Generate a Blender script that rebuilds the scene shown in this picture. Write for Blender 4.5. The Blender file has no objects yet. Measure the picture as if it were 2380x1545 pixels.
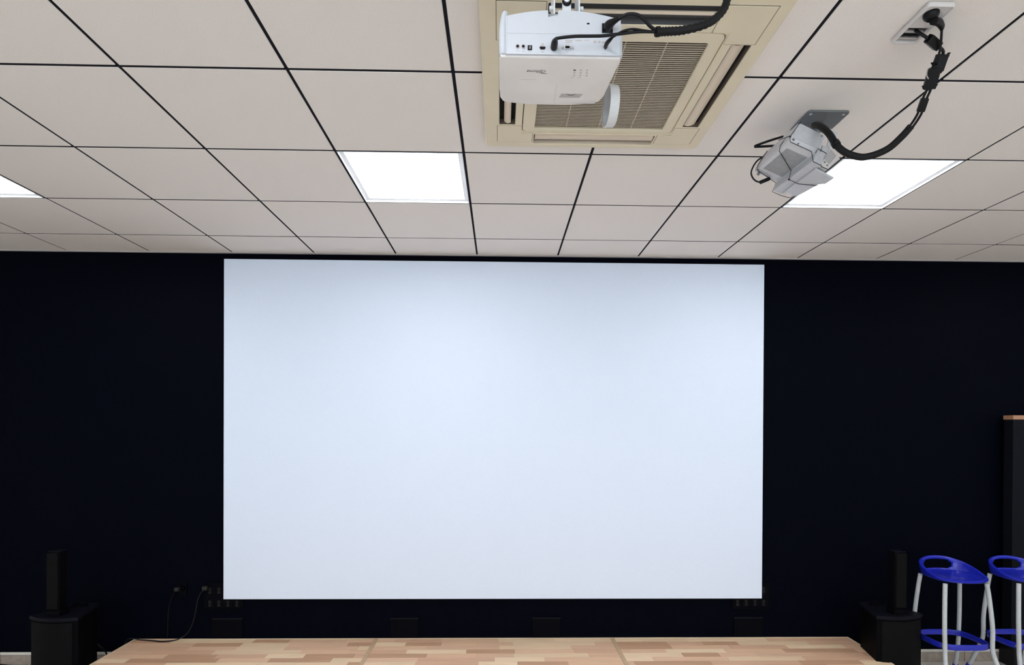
import bpy, bmesh, math, random
from mathutils import Vector, Matrix, Euler
random.seed(7)
S = bpy.context.scene
C = S.collection

# ------------------------------------------------------------------ camera
# focal length 1323.9 px and principal point (1190, 1008) in a 2380 x 1545 frame
cam_data = bpy.data.cameras.new('camera')
cam_data.sensor_width = 36.0
cam_data.lens = 1323.915 / 2380 * 36.0
cam_data.shift_y = (1008.2 - 772.5) / 2380
cam_data.clip_start = 0.02
cam = bpy.data.objects.new('camera', cam_data)
C.objects.link(cam)
CAM = Vector((0.17768, -3.88389, 1.7378))
_r = Vector((0.999776, -0.020642, 0.004681))
_u = Vector((-0.004561, 0.005845, 0.999973))
_b = Vector((-0.020669, -0.999770, 0.005749))
cam.matrix_world = Matrix(((_r.x, _u.x, _b.x, CAM.x), (_r.y, _u.y, _b.y, CAM.y), (_r.z, _u.z, _b.z, CAM.z), (0, 0, 0, 1)))
S.camera = cam

# ------------------------------------------------------------------ world, exposure
w = bpy.data.worlds.new('world'); S.world = w; w.use_nodes = True
w.node_tree.nodes['Background'].inputs[0].default_value = (0.80, 0.88, 1.0, 1)
w.node_tree.nodes['Background'].inputs[1].default_value = 2.8
S.view_settings.view_transform = 'Standard'
S.view_settings.look = 'None'
S.view_settings.gamma = 1.0
S.view_settings.use_curve_mapping = False
S.view_settings.exposure = 0.90
PANEL_STRENGTH = 8.0          # the ceiling light panels (emission of their diffusers)

H = 3.04       # ceiling height
WY = 0.38      # screen wall
XL, XR, YB = -4.8, 5.4, -7.2

# ------------------------------------------------------------------ materials
def mat(name, col, rough=0.6, metal=0.0, var=0.0, scale=60.0, bump=0.0, spec=0.4, coat=0.0, bscale=None):
    m = bpy.data.materials.new(name); m.use_nodes = True
    nt = m.node_tree; b = nt.nodes['Principled BSDF']
    b.inputs['Base Color'].default_value = (*col, 1)
    b.inputs['Roughness'].default_value = rough
    b.inputs['Metallic'].default_value = metal
    b.inputs['Specular IOR Level'].default_value = spec
    b.inputs['Coat Weight'].default_value = coat
    if var or bump:
        tc = nt.nodes.new('ShaderNodeTexCoord')
        n = nt.nodes.new('ShaderNodeTexNoise'); n.inputs['Scale'].default_value = scale; n.inputs['Detail'].default_value = 4
        nt.links.new(tc.outputs['Object'], n.inputs['Vector'])
        if var:
            r = nt.nodes.new('ShaderNodeValToRGB')
            r.color_ramp.elements[0].position = 0.3; r.color_ramp.elements[1].position = 0.7
            r.color_ramp.elements[0].color = (*[c * (1 - var) for c in col], 1)
            r.color_ramp.elements[1].color = (*[min(1, c * (1 + var)) for c in col], 1)
            nt.links.new(n.outputs['Fac'], r.inputs['Fac']); nt.links.new(r.outputs['Color'], b.inputs['Base Color'])
        if bump:
            n2 = n
            if bscale:
                n2 = nt.nodes.new('ShaderNodeTexNoise'); n2.inputs['Scale'].default_value = bscale; n2.inputs['Detail'].default_value = 3
                nt.links.new(tc.outputs['Object'], n2.inputs['Vector'])
            bp = nt.nodes.new('ShaderNodeBump'); bp.inputs['Strength'].default_value = bump; bp.inputs['Distance'].default_value = 0.002
            nt.links.new(n2.outputs['Fac'], bp.inputs['Height']); nt.links.new(bp.outputs['Normal'], b.inputs['Normal'])
    return m

def emit(name, col, strength):
    m = bpy.data.materials.new(name); m.use_nodes = True
    nt = m.node_tree; nt.nodes.remove(nt.nodes['Principled BSDF'])
    e = nt.nodes.new('ShaderNodeEmission'); e.inputs[0].default_value = (*col, 1); e.inputs[1].default_value = strength
    nt.links.new(e.outputs[0], nt.nodes['Material Output'].inputs[0])
    return m

def wood(name, col, var=0.12):
    m = bpy.data.materials.new(name); m.use_nodes = True
    nt = m.node_tree; b = nt.nodes['Principled BSDF']; b.inputs['Roughness'].default_value = 0.42
    tc = nt.nodes.new('ShaderNodeTexCoord'); mp = nt.nodes.new('ShaderNodeMapping')
    mp.inputs['Scale'].default_value = (4, 90, 90)
    oi = nt.nodes.new('ShaderNodeObjectInfo'); add = nt.nodes.new('ShaderNodeVectorMath'); add.operation = 'ADD'
    mul = nt.nodes.new('ShaderNodeVectorMath'); mul.operation = 'SCALE'; mul.inputs['Scale'].default_value = 37.0
    cmb = nt.nodes.new('ShaderNodeCombineXYZ')
    for k in range(3): nt.links.new(oi.outputs['Random'], cmb.inputs[k])
    nt.links.new(cmb.outputs[0], mul.inputs[0])
    nt.links.new(tc.outputs['Object'], add.inputs[0]); nt.links.new(mul.outputs[0], add.inputs[1])
    nt.links.new(add.outputs[0], mp.inputs['Vector'])
    n = nt.nodes.new('ShaderNodeTexNoise'); n.inputs['Scale'].default_value = 1.0; n.inputs['Detail'].default_value = 5; n.inputs['Distortion'].default_value = 0.6
    nt.links.new(mp.outputs[0], n.inputs['Vector'])
    r = nt.nodes.new('ShaderNodeValToRGB')
    r.color_ramp.elements[0].position = 0.25; r.color_ramp.elements[1].position = 0.75
    r.color_ramp.elements[0].color = (*[c * (1 - var) for c in col], 1)
    r.color_ramp.elements[1].color = (*[min(1, c * (1 + var)) for c in col], 1)
    nt.links.new(n.outputs['Fac'], r.inputs['Fac']); nt.links.new(r.outputs['Color'], b.inputs['Base Color'])
    return m

M = dict(
    tile=mat('ceiling tile board', (0.865, 0.81, 0.765), 0.95, var=0.05, scale=260, bump=0.3, spec=0.1),
    void=mat('ceiling void', (0.012, 0.011, 0.016), 0.9, spec=0.1),
    angle=mat('wall angle paint', (0.72, 0.69, 0.69), 0.6),
    blackwall=mat('black wall paint', (0.0014, 0.0020, 0.0052), 0.5, var=0.15, scale=30, bump=0.15, bscale=300, spec=0.02),
    white=mat('white wall paint', (0.80, 0.79, 0.77), 0.9, spec=0.2),
    floor=mat('floor tile glaze', (0.62, 0.58, 0.53), 0.35, var=0.08, scale=12),
    skirt=mat('skirting tile', (0.36, 0.30, 0.25), 0.5, var=0.2, scale=25),
    skirt_top=mat('skirting top edge', (0.72, 0.68, 0.62), 0.5),
    screen=mat('screen paint', (0.72, 0.808, 0.955), 0.55, var=0.012, scale=120, bump=0.12, bscale=500, spec=0.3),
    frame=mat('white lamp frame', (0.82, 0.84, 0.87), 0.5),
    diffuser=emit('lit diffuser', (0.985, 0.985, 1.0), PANEL_STRENGTH),
    beige=mat('beige plastic', (0.76, 0.675, 0.50), 0.55, var=0.03, scale=8),
    beige2=mat('beige flap plastic', (0.74, 0.63, 0.50), 0.5),
    louvre=mat('grille plastic', (0.50, 0.43, 0.33), 0.6),
    rib=mat('grille rib plastic', (0.62, 0.53, 0.42), 0.6),
    dark=mat('dark cavity', (0.02, 0.018, 0.016), 0.8, spec=0.1),
    brown=mat('brown slot plastic', (0.13, 0.10, 0.075), 0.6),
    filt=mat('air filter mesh', (0.080, 0.068, 0.058), 0.9),
    duct=mat('grey duct', (0.10, 0.10, 0.105), 0.6),
    pwhite=mat('white projector plastic', (0.60, 0.625, 0.68), 0.45, var=0.015, scale=40, spec=0.3),
    pcover=mat('cover plastic tinted by light', (0.80, 0.765, 0.745), 0.5, var=0.05, scale=9, spec=0.3),  # same white plastic as the housing; pinkish light on the underside coloured in
    grey=mat('grey print', (0.16, 0.15, 0.16), 0.6),
    lgrey=mat('pale grey print', (0.50, 0.47, 0.46), 0.6),
    black=mat('black plastic', (0.005, 0.005, 0.006), 0.4, spec=0.2),
    rubber=mat('black cable rubber', (0.004, 0.004, 0.006), 0.4, spec=0.25),
    sleeve=mat('black cable sleeve', (0.008, 0.008, 0.009), 0.55, var=0.3, scale=200, bump=0.4, spec=0.2),
    metal=mat('zinc metal', (0.62, 0.64, 0.66), 0.35, metal=0.8),
    wmetal=mat('white painted bracket', (0.74, 0.77, 0.80), 0.4),
    platem=mat('grey mount plate', (0.20, 0.21, 0.22), 0.5, metal=0.3),
    silver=mat('silver plastic', (0.56, 0.57, 0.60), 0.45, metal=0.15, var=0.06, scale=120),
    silver2=mat('silver body plastic', (0.63, 0.63, 0.66), 0.5, var=0.05, scale=200, bump=0.2),
    panelg=mat('grey recessed panel', (0.33, 0.34, 0.35), 0.6, var=0.08, scale=60),
    clear=mat('milky cap plastic', (0.66, 0.67, 0.68), 0.35),
    capface=mat('grey cap face plastic', (0.42, 0.42, 0.43), 0.4),
    outlet=mat('white outlet plastic', (0.70, 0.67, 0.66), 0.4),
    socketg=mat('grey socket module', (0.18, 0.18, 0.18), 0.5, var=0.4, scale=90),
    spk=mat('speaker black paint', (0.0013, 0.0014, 0.0022), 0.6, bump=0.4, bscale=250, spec=0.05),
    spkrim=mat('speaker rim plastic', (0.0040, 0.0045, 0.0085), 0.5, spec=0.10, bump=0.4, bscale=250),
    mesh=mat('speaker grille mesh', (0.0028, 0.0028, 0.0030), 0.6, var=0.4, scale=300, bump=0.5, spec=0.08),
    blue=mat('blue seat plastic', (0.014, 0.023, 0.42), 0.2, spec=0.5),
    leg=mat('grey painted steel', (0.52, 0.54, 0.55), 0.4, var=0.06, scale=60),
    pgrey=mat('dark grey panel laminate', (0.0062, 0.0070, 0.0100), 0.6, spec=0.06),
    wtop=mat('brown wood edge', (0.42, 0.22, 0.13), 0.5, var=0.15, scale=40),
    plate=mat('black painted wall plate', (0.0014, 0.0018, 0.0036), 0.5, spec=0.04),
    cord=mat('grey black cord', (0.010, 0.010, 0.011), 0.5, spec=0.3),
    plug=mat('grey plug', (0.014, 0.014, 0.015), 0.5, spec=0.3),
    strip=wood('oak joint strip', (0.58, 0.41, 0.26)),
    edge=wood('pale edge strip', (0.74, 0.58, 0.42)),
    stagebox=mat('dark stage side', (0.02, 0.018, 0.016), 0.7),
)
def glass_mat():
    m = bpy.data.materials.new('window glass'); m.use_nodes = True; nt = m.node_tree
    nt.nodes.remove(nt.nodes['Principled BSDF'])
    a = nt.nodes.new('ShaderNodeBsdfTransparent'); b = nt.nodes.new('ShaderNodeBsdfGlossy'); b.inputs['Roughness'].default_value = 0.02
    mx = nt.nodes.new('ShaderNodeMixShader'); mx.inputs[0].default_value = 0.06
    a.inputs[0].default_value = (0.93, 0.96, 0.95, 1)
    nt.links.new(a.outputs[0], mx.inputs[1]); nt.links.new(b.outputs[0], mx.inputs[2]); nt.links.new(mx.outputs[0], nt.nodes['Material Output'].inputs[0])
    return m
M['glass'] = glass_mat()
WOODS = [wood('parquet strip %d' % k, c) for k, c in enumerate([
    (0.80, 0.53, 0.35), (0.72, 0.455, 0.30), (0.90, 0.68, 0.46), (0.58, 0.35, 0.22), (0.84, 0.63, 0.42), (0.76, 0.50, 0.335)])]

# ------------------------------------------------------------------ helpers
def link(name, me, m, parent=None):
    o = bpy.data.objects.new(name, me); C.objects.link(o)
    if m is not None and not me.materials: me.materials.append(m)
    if parent: o.parent = parent
    return o

def tag(o, label=None, cat=None, group=None, kind=None):
    if label: o['label'] = label
    if cat: o['category'] = cat
    if group: o['group'] = group
    if kind: o['kind'] = kind
    return o

def thing(name, label, cat, loc=(0, 0, 0), group=None):
    o = bpy.data.objects.new(name, None); C.objects.link(o)
    o.location = loc; o.empty_display_size = 0.05
    return tag(o, label, cat, group)

class MB:
    """collects geometry for one mesh object (world coordinates; build() makes it local to its parent)"""
    def __init__(s): s.bm = bmesh.new()
    def box(s, x0, x1, y0, y1, z0, z1, bevel=0.0, segs=2, mtx=None):
        vs = [s.bm.verts.new((x, y, z)) for x in (x0, x1) for y in (y0, y1) for z in (z0, z1)]
        fs = [s.bm.faces.new([vs[i] for i in f]) for f in ((0, 1, 3, 2), (4, 6, 7, 5), (0, 4, 5, 1), (2, 3, 7, 6), (0, 2, 6, 4), (1, 5, 7, 3))]
        allv = vs
        if bevel:
            es = list({e for f in fs for e in f.edges})
            r = bmesh.ops.bevel(s.bm, geom=es, offset=bevel, segments=segs, profile=0.5, affect='EDGES')
            allv = list({v for f in r['faces'] for v in f.verts} | {v for v in vs if v.is_valid})
        if mtx is not None: bmesh.ops.transform(s.bm, matrix=mtx, verts=allv)
        return s
    def tube(s, pts, rad, segs=10, sub=6, ridge=0.0, cap=True):
        pts = [Vector(p) for p in pts]
        if sub > 1 and len(pts) > 2:
            P = [pts[0] * 2 - pts[1]] + pts + [pts[-1] * 2 - pts[-2]]; out = []
            for i in range(1, len(P) - 2):
                for k in range(sub):
                    t = k / sub; a, b, c, d = P[i - 1:i + 3]
                    out.append(0.5 * ((2 * b) + (c - a) * t + (2 * a - 5 * b + 4 * c - d) * t * t + (3 * b - a - 3 * c + d) * t ** 3))
            out.append(pts[-1])
            n0 = len(pts)
            if not isinstance(rad, (int, float)):
                rr = []
                for q in range(len(out)):
                    f = q / sub; i = min(int(f), n0 - 2); rr.append(rad[i] + (rad[i + 1] - rad[i]) * (f - i))
                rad = rr
            pts = out
        if isinstance(rad, (int, float)): rad = [rad] * len(pts)
        tan = [(pts[min(i + 1, len(pts) - 1)] - pts[max(i - 1, 0)]).normalized() for i in range(len(pts))]
        n = tan[0].orthogonal().normalized(); rings = []
        for i, p in enumerate(pts):
            n = (n - tan[i] * n.dot(tan[i])).normalized(); b = tan[i].cross(n)
            r = rad[i] * (1 + (ridge if i % 2 else 0))
            rings.append([s.bm.verts.new(p + (n * math.cos(2 * math.pi * k / segs) + b * math.sin(2 * math.pi * k / segs)) * r) for k in range(segs)])
        for a, b in zip(rings, rings[1:]):
            for k in range(segs):
                f = s.bm.faces.new((a[k], a[(k + 1) % segs], b[(k + 1) % segs], b[k])); f.smooth = True
        if cap:
            s.bm.faces.new(rings[0][::-1]); s.bm.faces.new(rings[-1])
        return s
    def lathe(s, prof, center, axis, segs=32):
        """prof: list of (r, h) along axis"""
        axis = Vector(axis).normalized(); n = axis.orthogonal().normalized(); b = axis.cross(n); c = Vector(center); rings = []
        for r, h in prof:
            if r < 1e-6: rings.append([s.bm.verts.new(c + axis * h)])
            else: rings.append([s.bm.verts.new(c + axis * h + (n * math.cos(2 * math.pi * k / segs) + b * math.sin(2 * math.pi * k / segs)) * r) for k in range(segs)])
        for A, B in zip(rings, rings[1:]):
            for k in range(segs):
                k2 = (k + 1) % segs
                if len(A) == 1 and len(B) == 1: continue
                if len(A) == 1: s.bm.faces.new((A[0], B[k], B[k2]))
                elif len(B) == 1: s.bm.faces.new((A[k], A[k2], B[0]))
                else: s.bm.faces.new((A[k], A[k2], B[k2], B[k]))
        return s
    def prism(s, outline, z0, z1, bevel=0.0, segs=2, ztop=None, axis='z', mtx=None):
        """outline: 2D points (ccw). axis z: (x, y); axis y: (x, z) extruded along y from z0 to z1"""
        def P(p, h): return (p[0], p[1], h) if axis == 'z' else (p[0], h, p[1])
        a = [s.bm.verts.new(P(p, z0)) for p in outline]
        b = [s.bm.verts.new(P(p, ztop(p) if ztop else z1)) for p in outline]
        n = len(a); fs = [s.bm.faces.new(a[::-1]), s.bm.faces.new(b)]
        for k in range(n): fs.append(s.bm.faces.new((a[k], a[(k + 1) % n], b[(k + 1) % n], b[k])))
        allv = a + b
        if bevel:
            es = list(set(fs[0].edges) | set(fs[1].edges))
            r = bmesh.ops.bevel(s.bm, geom=es, offset=bevel, segments=segs, profile=0.5, affect='EDGES')
            allv = list({v for f in r['faces'] for v in f.verts} | {v for v in a + b if v.is_valid})
        if mtx is not None: bmesh.ops.transform(s.bm, matrix=mtx, verts=allv)
        return s
    def build(s, name, m, parent=None, smooth=False, mtx=None, kind=None):
        if mtx is not None: bmesh.ops.transform(s.bm, matrix=mtx, verts=s.bm.verts)
        bmesh.ops.recalc_face_normals(s.bm, faces=s.bm.faces)
        off = Vector((0, 0, 0))
        p = parent
        while p is not None: off += Vector(p.location); p = p.parent
        if parent is None:
            pass
        bmesh.ops.translate(s.bm, vec=-off, verts=s.bm.verts)
        me = bpy.data.meshes.new(name); s.bm.to_mesh(me); s.bm.free()
        if smooth:
            me.polygons.foreach_set('use_smooth', [True] * len(me.polygons))
            try: me.set_sharp_from_angle(angle=math.radians(40))
            except Exception: pass
        o = link(name, me, m, parent)
        if kind: o['kind'] = kind
        return o

def rrect(x0, x1, y0, y1, r, n=5):
    out = []
    for cx, cy, a0 in ((x1 - r, y1 - r, 0), (x0 + r, y1 - r, 90), (x0 + r, y0 + r, 180), (x1 - r, y0 + r, 270)):
        for k in range(n + 1):
            a = math.radians(a0 + 90 * k / n); out.append((cx + r * math.cos(a), cy + r * math.sin(a)))
    return out

def plate(name, outlines, z0, z1, m, parent, bevel=0.0, mtx=None):
    """flat plate with holes: first outline outer, the others holes; z0..z1 thickness"""
    cu = bpy.data.curves.new(name, 'CURVE'); cu.dimensions = '2D'; cu.fill_mode = 'BOTH'
    cu.extrude = (z1 - z0) / 2 - bevel; cu.bevel_depth = bevel; cu.bevel_resolution = 1; cu.offset = -bevel
    for ol in outlines:
        sp = cu.splines.new('POLY'); sp.points.add(len(ol) - 1); sp.use_cyclic_u = True
        for q, p in zip(sp.points, ol): q.co = (p[0], p[1], 0, 1)
    t = bpy.data.objects.new('tmp', cu); C.objects.link(t)
    dg = bpy.context.evaluated_depsgraph_get()
    me = bpy.data.meshes.new_from_object(t.evaluated_get(dg)); bpy.data.objects.remove(t); bpy.data.curves.remove(cu)
    T = Matrix.Translation((0, 0, (z0 + z1) / 2))
    if mtx is not None: T = mtx @ T
    me.transform(T)
    off = Vector((0, 0, 0)); p = parent
    while p is not None: off += Vector(p.location); p = p.parent
    me.transform(Matrix.Translation(-off)); me.name = name
    me.materials.clear()
    return link(name, me, m, parent)

def text(name, body, size, mtx, m, parent, shear=0.0, extrude=0.0003):
    cu = bpy.data.curves.new(name, 'FONT'); cu.body = body; cu.size = size; cu.shear = shear; cu.extrude = extrude
    cu.align_x = 'CENTER'; cu.align_y = 'CENTER'
    t = bpy.data.objects.new('tmp', cu); C.objects.link(t)
    dg = bpy.context.evaluated_depsgraph_get()
    me = bpy.data.meshes.new_from_object(t.evaluated_get(dg)); bpy.data.objects.remove(t); bpy.data.curves.remove(cu)
    off = Vector((0, 0, 0)); p = parent
    while p is not None: off += Vector(p.location); p = p.parent
    me.transform(Matrix.Translation(-off) @ mtx); me.name = name; me.materials.clear()
    return link(name, me, m, parent)

def frame_mtx(o, ax, ay, az):
    ax, ay, az = Vector(ax), Vector(ay), Vector(az)
    return Matrix(((ax.x, ay.x, az.x, o[0]), (ax.y, ay.y, az.y, o[1]), (ax.z, ay.z, az.z, o[2]), (0, 0, 0, 1)))

# ================================================================== STRUCTURE
def struct(name, mb, m, label):
    o = mb.build(name, m); tag(o, label, 'wall' if name.startswith('wall') else name.split('_')[0], kind='structure'); return o
T_ = 0.12
struct('floor', MB().box(XL - T_, XR + T_, YB - T_, WY + T_, -0.1, 0), M['floor'], 'light beige tiled floor of the hall')
struct('wall_front', MB().box(XL - T_, XR + T_, WY, WY + T_, 0, H + 0.3), M['blackwall'], 'matt blue-black painted wall behind the projection screen')
struct('wall_left', MB().box(XL - T_, XL, YB, WY, 0, H + 0.3), M['white'], 'white side wall on the left')
struct('wall_right', MB().box(XR, XR + T_, YB, WY, 0, H + 0.3), M['white'], 'white side wall on the right')
WINS = [(-4.3, -2.3), (-1.9, 0.1), (0.5, 2.5), (2.9, 4.9)]; WZ0, WZ1 = 0.80, 2.60
RW = frame_mtx((0, YB, 0), (1, 0, 0), (0, 0, 1), (0, -1, 0))
wr = plate('wall_rear', [[(XL - T_, 0), (XR + T_, 0), (XR + T_, H + 0.3), (XL - T_, H + 0.3)]] + [[(a, WZ0), (a, WZ1), (b, WZ1), (b, WZ0)] for a, b in WINS], 0, T_, M['white'], None, mtx=RW)
tag(wr, 'white rear wall with windows behind the viewer', 'wall', kind='structure')
for k, (a, b) in enumerate(WINS):
    wn = thing('window_%d' % (k + 1), 'white framed window in the rear wall, %s from the left' % ('first', 'second', 'third', 'fourth')[k], 'window', ((a + b) / 2, YB - 0.06, WZ0)); wn['kind'] = 'structure'
    mid = (a + b) / 2
    plate('window_frame', [[(a, WZ0), (b, WZ0), (b, WZ1), (a, WZ1)], [(a + 0.05, WZ0 + 0.05), (a + 0.05, WZ1 - 0.05), (mid - 0.025, WZ1 - 0.05), (mid - 0.025, WZ0 + 0.05)], [(mid + 0.025, WZ0 + 0.05), (mid + 0.025, WZ1 - 0.05), (b - 0.05, WZ1 - 0.05), (b - 0.05, WZ0 + 0.05)]], 0.03, 0.09, M['frame'], wn, mtx=RW)
    for p, q_ in ((a + 0.05, mid - 0.025), (mid + 0.025, b - 0.05)):
        MB().box(p - 0.005, q_ + 0.005, YB - 0.061, YB - 0.055, WZ0 + 0.045, WZ1 - 0.045).build('pane', M['glass'], wn)
    pl_ = bpy.data.lights.new('window_portal', 'AREA'); pl_.shape = 'RECTANGLE'; pl_.size = b - a; pl_.size_y = WZ1 - WZ0; pl_.cycles.is_portal = True
    po = bpy.data.objects.new('window_portal', pl_); C.objects.link(po); po.location = (mid, YB - T_ - 0.01, (WZ0 + WZ1) / 2); po.rotation_euler = (math.radians(90), 0, 0)

# ceiling: dark void slab + one tile object for each 600 mm cell
ceiling = struct('ceiling', MB().box(XL, XR, YB, WY, H + 0.022, H + 0.3), M['void'], 'suspended ceiling of square off-white boards with black joints')
ceiling['category'] = 'ceiling'
GX, GY = 0.0062, 0.0055        # half joint widths (lines towards the wall are wider)
WA = 0.352                     # front end of the tiles, then the wall angle
LIGHT_CELLS = {(i, j) for i in (-5, -1, 3, 7) for j in (1, 5, 9)}
def tile_mesh(y0, y1):
    b = MB(); b.box(GX, 0.6 - GX, y0, y1, 0, 0.022, bevel=0.0022, segs=1)
    me = bpy.data.meshes.new('ceiling_tile'); bmesh.ops.recalc_face_normals(b.bm, faces=b.bm.faces); b.bm.to_mesh(me); b.bm.free(); me.materials.append(M['tile']); return me
full_tile, cut_tile = tile_mesh(-0.6 + GY, -GY), tile_mesh(GY, WA)
for i in range(-8, 9):
    for j in range(-1, 12):
        if (i, j) in LIGHT_CELLS: continue
        o = link('ceiling_tile', cut_tile if j == -1 else full_tile, None, ceiling)
        dz = 0.0 if j == -1 else random.uniform(-0.0006, 0.0006)
        o.location = (0.6 * i, 0.0 if j == -1 else -0.6 * j, H + dz)
for i in range(-8, 10):
    MB().box(0.6 * i - GX, 0.6 * i + GX, YB, WA, H + 0.0030, H + 0.0218).build('grid_runner', M['void'], ceiling)
for j in range(0, 13):
    MB().box(XL, XR, -0.6 * j - GY, -0.6 * j + GY, H + 0.0012, H + 0.0215).build('grid_cross_bar', M['void'], ceiling)
t = MB().box(XL, XR, WA + 0.001, WY, H - 0.002, H + 0.004).build('trim_1', M['angle']); tag(t, 'pale metal wall angle along the ceiling edge above the black wall', 'trim', kind='structure')

# skirting tiles along the black wall
bb = MB().box(XL, XR, WY - 0.006, WY, 0, 0.085).build('baseboard_front', M['skirt']); tag(bb, 'brownish tile skirting with pale top edge along the black wall', 'baseboard', kind='structure')
L = 0.80; x = -3.485 - 2 * L
skm = skt = None
while x < XR - 0.01:
    a, b = max(x, XL + 0.001), min(x + L, XR - 0.001)
    MB().box(a + 0.0015, b - 0.0015, WY - 0.014, WY - 0.006, 0.002, 0.072, bevel=0.001, segs=1).build('skirting_tile', M['skirt'], bb)
    MB().box(a + 0.0015, b - 0.0015, WY - 0.016, WY - 0.006, 0.073, 0.092, bevel=0.002, segs=1).build('skirting_edge', M['skirt_top'], bb)
    x += L

# ================================================================== CEILING LIGHT PANELS
def light_panel(i, j, label, group=None):
    x0, x1, y1, y0 = 0.6 * i + 0.0064, 0.6 * i + 0.5936, -0.6 * j - 0.0057, -0.6 * j - 0.5943
    t = thing('ceiling_light', label, 'ceiling light', ((x0 + x1) / 2, (y0 + y1) / 2, H), group or 'square LED ceiling panels')
    w_ = 0.024; e_ = 0.003
    plate('side_wall', [[(x0, y0), (x1, y0), (x1, y1), (x0, y1)], [(x0 + e_, y0 + e_), (x0 + e_, y1 - e_), (x1 - e_, y1 - e_), (x1 - e_, y0 + e_)]], H - 0.001, H + 0.016, M['frame'], t)
    plate('frame', [[(x0 + e_, y0 + e_), (x1 - e_, y0 + e_), (x1 - e_, y1 - e_), (x0 + e_, y1 - e_)], [(x0 + w_, y0 + w_), (x0 + w_, y1 - w_), (x1 - w_, y1 - w_), (x1 - w_, y0 + w_)]], H + 0.012, H + 0.016, M['frame'], t)
    MB().box(x0 + w_ - 0.004, x1 - w_ + 0.004, y0 + w_ - 0.004, y1 - w_ + 0.004, H + 0.0162, H + 0.019).build('diffuser', M['diffuser'], t)
for (i, j) in sorted(LIGHT_CELLS):
    if j == 1 and i == -5: lab = 'lit square ceiling panel cut by the left edge of the picture'
    elif j == 1 and i == -1: lab = 'lit square ceiling panel left of the air conditioner'
    elif j == 1 and i == 3: lab = 'lit square ceiling panel beside the strapped silver projector'
    elif j == 1: lab = 'lit square ceiling panel near the right side wall'
    else: lab = '%s lit square ceiling panel of the %s' % ({-5: 'leftmost', -1: 'second from left', 3: 'third from left', 7: 'rightmost'}[i], 'middle row above the viewer' if j == 5 else 'row by the rear wall')
    light_panel(i, j, lab)

# ================================================================== PROJECTION SCREEN
SX0, SX1, SZ0, SZ1 = -1.857, 2.150, 0.4855, 2.990
scr = thing('projection_screen', 'large flat white projection screen on the black wall', 'screen', ((SX0 + SX1) / 2, WY, SZ0))
MB().box(SX0 + 0.26, SX1 - 0.26, WY - 0.022, WY, SZ0 + 0.16, SZ1 - 0.05).build('backing_frame', M['dark'], scr)
MB().box(SX0, SX1, WY - 0.030, WY - 0.022, SZ0, SZ1, bevel=0.002, segs=2).build('screen_surface', M['screen'], scr)

# ================================================================== STAGE
STX0, STX1, STZ, STY0, STY1 = -2.518, 2.822, 0.185, -1.02, WY - 0.004
stage = thing('stage', 'low wooden stage floored with pale parquet strips before the screen', 'stage', ((STX0 + STX1) / 2, WY - 0.7, 0))
MB().box(STX0 + 0.02, STX1 - 0.02, STY0 + 0.02, STY1 - 0.02, 0, STZ - 0.02).build('base', M['stagebox'], stage)
joints = [STX0, -0.736, 1.025, STX1]
SW = 0.030
for k in range(3):
    a, b = joints[k], joints[k + 1]
    a2 = a + (0.014 if k == 0 else SW / 2); b2 = b - (0.014 if k == 2 else SW / 2)
    deck = MB().box(a2, b2, STY0, STY1, STZ - 0.020, STZ - 0.004).build('deck', M['stagebox'], stage)
    y = STY1 - 0.014; row = 0; shade = -1
    while y > STY0 + 0.03:
        y0 = max(y - 0.0705, STY0 + 0.014)
        x = a2 - random.uniform(0, 0.30)
        while x < b2 - 0.001:
            l = random.choice((0.26, 0.34, 0.42, 0.52, 0.60))
            p, q = max(x, a2), min(x + l, b2)
            if b2 - q < 0.05: q = b2
            if q - p > 0.02:
                c = random.randrange(6)
                if c == shade: c = (c + 1) % 6
                shade = c
                MB().box(p + 0.0003, q - 0.0003, y0 + 0.0003, y - 0.0003, STZ - 0.004, STZ).build('plank', WOODS[c], deck)
            x = q if q == b2 else x + l
        y = y0; row += 1
for xx in joints[1:3]:
    MB().box(xx - SW / 2, xx + SW / 2, STY0, STY1 - 0.014, STZ - 0.016, STZ + 0.003, bevel=0.002).build('joint_strip', M['strip'], stage)
MB().box(STX0, STX1, STY1 - 0.0135, STY1, STZ - 0.03, STZ + 0.002, bevel=0.002).build('edge_strip', M['edge'], stage)
MB().box(STX0, STX1, STY0 - 0.012, STY0 + 0.012, STZ - 0.03, STZ + 0.002, bevel=0.002).build('edge_strip', M['edge'], stage)
for xa in (STX0, STX1 - 0.0135):
    MB().box(xa, xa + 0.0135, STY0 + 0.0125, STY1 - 0.014, STZ - 0.03, STZ + 0.002, bevel=0.002).build('edge_strip', M['edge'], stage)

# ================================================================== AIR CONDITIONER
AX0, AX1, AY0, AY1 = 0.107, 1.050, -2.240, -1.325
ac = thing('air_conditioner', 'beige square ceiling cassette air conditioner with a brown grille', 'air conditioner', ((AX0 + AX1) / 2, (AY0 + AY1) / 2, H))
IX0, IX1, IY0, IY1 = 0.266, 0.899, -2.067, -1.449
vents = dict(front=(0.316, 0.842, -1.432, -1.352), back=(0.316, 0.842, -2.184, -2.100), left=(0.168, 0.234, -2.015, -1.505), right=(0.934, 1.000, -2.015, -1.505))
zb, zt = H - 0.030, H - 0.002
holes = [rrect(IX0 - 0.003, IX1 + 0.003, IY0 - 0.003, IY1 + 0.003, 0.028)[::-1]] + [rrect(v[0], v[1], v[2], v[3], 0.004, 2)[::-1] for v in vents.values()]
plate('panel', [rrect(AX0, AX1, AY0, AY1, 0.022)] + holes, zb, zt, M['beige'], ac, 0.003)
MB().box(AX0 + 0.03, AX1 - 0.03, AY0 + 0.03, AY1 - 0.03, H - 0.0025, H - 0.0005).build('backing', M['dark'], ac)
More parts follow.
